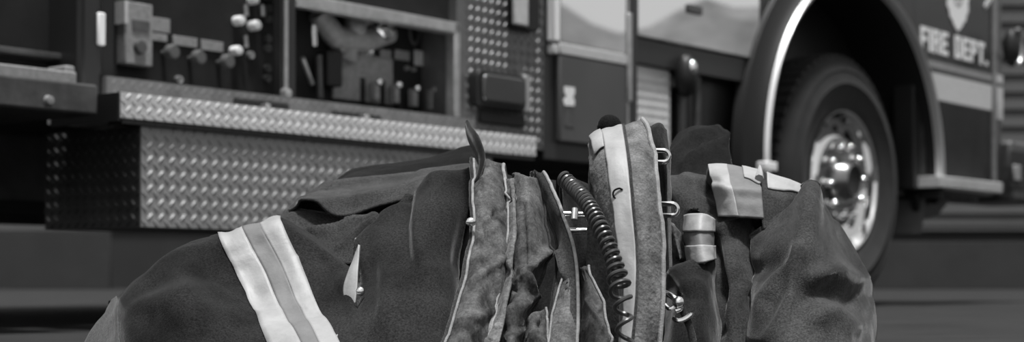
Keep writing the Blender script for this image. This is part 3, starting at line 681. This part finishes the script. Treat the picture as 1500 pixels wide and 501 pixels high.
# heap of dark cloth at the back
fl = [([(985, 230), (1010, 200), (1050, 190)], 6, .010), ([(1000, 245), (1030, 215), (1068, 200)], 6, .010), ([(992, 250), (1060, 230)], 5, -.006), ([(1010, 215), (1060, 198)], 4, -.008)]
cols = [[(975, 222, 2.36), (972, 260, 2.3), (975, 330, 2.25)], [(992, 196, 2.38), (990, 250, 2.3), (992, 330, 2.22)], [(1018, 186, 2.40), (1018, 240, 2.3), (1018, 330, 2.22)], [(1046, 184, 2.40), (1048, 240, 2.3), (1048, 330, 2.24)], [(1066, 190, 2.39), (1072, 240, 2.33), (1076, 330, 2.28)]]
G, D, nb = surface(cols, 34, 9, back=.15, ground=True, amp=.005, scale=12, seed=32, folds=fl)
RC.cloth('back_fold', G, 'cloth_dark')
# hanging sleeve behind the striped cuff
cols = [[(966, 262, 2.22), (966, 330, 2.15), (966, 360, 2.12), (966, 420, 2.08), (966, 540, 2.02)], [(990, 262, 2.20), (992, 300, 2.12), (998, 345, 2.10), (1000, 400, 2.05), (1005, 540, 1.98)], [(1015, 258, 2.20), (1020, 300, 2.10), (1028, 345, 2.12), (1034, 400, 2.05), (1040, 540, 1.98)], [(1040, 262, 2.21), (1046, 300, 2.13), (1058, 350, 2.07), (1062, 400, 2.01), (1075, 540, 1.93)], [(1070, 280, 2.22), (1076, 318, 2.13), (1086, 350, 2.07), (1092, 400, 2.02), (1110, 540, 1.95)], [(1110, 300, 2.22), (1116, 330, 2.14), (1122, 360, 2.10), (1125, 400, 2.08), (1150, 540, 2.02)]]
fl = [([(985, 285), (1005, 268), (1038, 270)], 7, .012), ([(985, 350), (1040, 345)], 8, -.006), ([(1060, 340), (1098, 330)], 6, .010), ([(1070, 440), (1095, 420)], 8, .012), ([(1045, 360), (1055, 480)], 9, -.012), ([(1000, 440), (1040, 420)], 8, -.006)]
G, D, nb = surface(cols, 60, 10, back=.15, ground=True, amp=.012, scale=14, seed=33, folds=fl)
RC.cloth('inner_sleeve', G, 'cloth_mid')
# striped strap
cols = [[(1004, 316, 2.09), (1001, 340, 2.07), (1004, 362, 2.06), (1008, 386, 2.05)], [(1013, 314, 2.06), (1010, 340, 2.04), (1012, 362, 2.03), (1016, 387, 2.02)], [(1028, 314, 2.045), (1026, 340, 2.025), (1028, 362, 2.015), (1032, 385, 2.005)], [(1040, 318, 2.06), (1040, 340, 2.04), (1042, 362, 2.03), (1044, 381, 2.02)], [(1045, 322, 2.09), (1046, 340, 2.07), (1047, 362, 2.06), (1048, 380, 2.05)]]
G, D, nb = surface(cols, 31, 8, amp=.001, scale=12, seed=34)
cs = RC.cloth('cuff_strap', G, 'tape_grey', solid=.006)
RC.cloth('reflective_stripe', strip(G, D, 0, len(G[0]) - 1, 0, 10, .002), 'tape', cs, solid=.0015, label='pale reflective stripe')
RC.cloth('reflective_stripe', strip(G, D, 0, len(G[0]) - 1, 19, 30, .002), 'tape', cs, solid=.0015, label='pale reflective stripe')
# pale flap behind the strap
cols = [[(976, 322, 2.1), (978, 350, 2.09), (984, 378, 2.08)], [(988, 330, 2.08), (990, 355, 2.07), (996, 378, 2.06)], [(1000, 345, 2.09), (1002, 362, 2.08), (1006, 380, 2.07)]]
G, D, nb = surface(cols, 14, 8, amp=.004, scale=20, seed=35)
RC.cloth('pale_facing', G, 'suede')
# lower sleeve lump in front
cols = [[(970, 400, 2.05), (972, 450, 2.0), (972, 530, 1.95)], [(985, 388, 2.04), (990, 430, 1.96), (992, 530, 1.90)], [(1010, 380, 2.03), (1014, 430, 1.94), (1016, 530, 1.88)], [(1034, 374, 2.04), (1038, 430, 1.96), (1042, 530, 1.90)], [(1047, 384, 2.06), (1052, 430, 2.02), (1060, 530, 1.96)]]
G, D, nb = surface(cols, 34, 9, back=.06, ground=True, amp=.007, scale=14, seed=36, folds=[([(985, 400), (1040, 378)], 8, .006), ([(990, 430), (1020, 425)], 8, -.008)])
RC.cloth('lower_sleeve', G, 'cloth')
# striped cuff lying over the heap
cols = [[(1037, 241, 2.16), (1042, 265, 2.11), (1048, 292, 2.10), (1052, 317, 2.09)], [(1050, 239, 2.16), (1056, 265, 2.09), (1062, 292, 2.08), (1066, 317, 2.07)], [(1064, 240, 2.16), (1070, 265, 2.085), (1077, 292, 2.07), (1082, 317, 2.06)],
        [(1086, 243, 2.16), (1091, 265, 2.085), (1096, 292, 2.07), (1100, 318, 2.06)], [(1112, 249, 2.15), (1115, 272, 2.085), (1117, 295, 2.07), (1119, 320, 2.06)]]
G, D, nb = surface(cols, 31, 10, back=.10, amp=.0025, scale=12, seed=37, folds=[([(1042, 264), (1112, 268)], 5, -.004)])
cf = RC.cloth('striped_cuff', G, 'tape_grey', solid=.004, label='grey cuff with pale stripes')
RC.cloth('reflective_stripe', strip(G, D, 0, 20, 3, len(G) - 1, .002), 'tape', cf, solid=.0015, label='pale reflective stripe')
RC.cloth('reflective_stripe', strip(G, D, 30, 40, 3, nb + 8, .002), 'tape', cf, solid=.0015, label='pale reflective stripe')
cols = [[(1112, 249, 2.15), (1116, 290, 2.09), (1120, 336, 2.06)], [(1135, 256, 2.15), (1138, 290, 2.10), (1140, 334, 2.08)], [(1162, 266, 2.15), (1162, 290, 2.12), (1160, 325, 2.11)], [(1190, 282, 2.15), (1186, 298, 2.14), (1182, 312, 2.13)]]
G, D, nb = surface(cols, 28, 9, back=.06, amp=.003, scale=12, seed=38)
cg = RC.cloth('cuff_return', G, 'cloth_mid', solid=.004)
RC.cloth('reflective_stripe', strip(G, D, 4, 25, nb - 2, nb + 9, .002), 'tape', cg, solid=.0015, label='pale reflective stripe')
RC.mesh('cuff_peak', MB().tube([P(1112, 262, 2.10), P(1113, 252, 2.12), P(1113, 243, 2.13)], [.006, .004, .0015], 8), 'tape', cf)
# large front panel
fl = [([(1172, 378), (1120, 440), (1110, 500)], 12, 0.0124), ([(1100, 395), (1172, 375)], 12, -0.0074), ([(1172, 378), (1160, 440), (1128, 500)], 9, 0.0099), ([(1190, 408), (1222, 397), (1250, 412)], 12, 0.0099), ([(1180, 432), (1215, 424), (1245, 440)], 13, -0.0112), ([(1195, 466), (1225, 456), (1252, 480)], 12, 0.0087), ([(1187, 280), (1174, 372)], 15, 0.0074), ([(1225, 330), (1272, 420)], 8, 0.0050)]
cols = [[(1098, 345, 2.08), (1097, 390, 2.04), (1100, 440, 2.0), (1108, 530, 1.93)], [(1118, 332, 2.07), (1118, 390, 2.0), (1122, 450, 1.94), (1130, 530, 1.88)], [(1150, 306, 2.07), (1152, 380, 1.96), (1152, 450, 1.91), (1155, 530, 1.85)], [(1188, 273, 2.08), (1188, 370, 1.95), (1190, 450, 1.90), (1192, 530, 1.85)],
        [(1206, 298, 2.09), (1212, 380, 1.97), (1218, 450, 1.92), (1220, 530, 1.86)], [(1226, 330, 2.11), (1236, 400, 2.0), (1244, 460, 1.95), (1246, 530, 1.88)], [(1252, 374, 2.13), (1262, 430, 2.04), (1268, 470, 2.0), (1270, 530, 1.93)], [(1270, 408, 2.16), (1280, 450, 2.10), (1284, 480, 2.07), (1284, 530, 2.0)]]
G, D, nb = surface(cols, 70, 12, back=.2, ground=True, amp=.004, scale=10, seed=40, folds=fl, ridge=(8, .02))
RC.cloth('front_panel', G, 'cloth_mid')
# closure hooks
def hook(px, py, Z, wd, ht):
    pts = [P(px - wd * .5, py - ht * .5, Z)] + [P(px + wd * .25 + ht * .5 * math.cos(t), py + ht * .5 * math.sin(t), Z - .004) for t in [-PI / 2 + k * PI / 10 for k in range(11)]] + [P(px - wd * .5, py + ht * .5, Z)]
    RC.mesh('closure_hook', MB().tube(pts, .0032, 10, flat=1.), 'steel', label='shiny metal closure hook')
hook(966, 229, 2.03, 22, 17)
hook(979, 307, 2.0, 20, 17)

# ------------------------------------------------------------------ snap hook lanyard
SH = Garment('snap_hook', (.21, 1.88, 0), 'small shiny snap hook on a thin lanyard in front of the right coat', 'hook')
sb = SH.mesh('hook_body', MB().tube(spline([P(972, 428, 1.870), P(984, 434, 1.855), P(993, 442, 1.850), P(997, 452, 1.850), P(990, 456, 1.850)], 24), .0035, 10).ball(P(994, 443, 1.848), .007, 12), 'steel')
SH.mesh('hook_gate', MB().tube(spline([P(973, 446, 1.855), P(980, 452, 1.850), P(987, 449, 1.850), P(993, 443, 1.848)], 20), .0025, 8), 'steel', sb)
SH.mesh('hook_ring', MB().tube(spline([P(987, 466, 1.850), P(994, 470, 1.845), P(1004, 467, 1.845), P(1012, 461, 1.845), P(1013, 458, 1.845)], 20), .003, 8), 'steel', sb)
SH.mesh('lanyard', MB().tube(spline([P(998, 450, 1.855), P(1006, 468, 1.850), P(1013, 490, 1.845), P(1022, 540, 1.830), P(1024, 545, 1.820), Vector((.208, 1.80, .004))], 30), .005, 10, flat=.5), 'cloth_mid')

# ------------------------------------------------------------------ coiled microphone cord
CC = Garment('coiled_cord', (.12, 1.85, 0), 'black coiled cord running down beside the white name tape', 'cord')
axis = spline([P(826, 262, 1.948), P(838, 273, 1.928), P(856, 292, 1.878), P(872, 318, 1.838), P(884, 344, 1.813), P(894, 368, 1.798), P(901, 390, 1.788), P(906, 412, 1.778), P(910, 435, 1.768), P(914, 462, 1.763), P(915, 490, 1.758), P(915, 530, 1.753)], 700)
pts = []; ph = 0.
for k, c in enumerate(axis):
    u = k / 699
    t = (axis[min(699, k + 1)] - axis[max(0, k - 1)]).normalized()
    a = t.cross(Vector((0, 1, 0))).normalized(); bb = t.cross(a)
    pitch = .0085 if u < .55 else .0085 + (u - .55) / .45 * .026
    r = .0075 if u < .5 else .0075 + .0035 * math.sin((u - .5) * 9) ** 2
    ph += 2 * PI * (axis[min(699, k + 1)] - c).length / pitch
    pts.append(c + (a * math.cos(ph) + bb * math.sin(ph)) * r)
CC.mesh('coil', MB().tube(pts, .0026, 8), 'cord')
CC.mesh('lead', MB().tube(spline([P(915, 530, 1.753), P(913, 548, 1.75), Vector((.118, 1.745, .004)), Vector((.15, 1.70, .004))], 20), .0026, 8), 'cord')
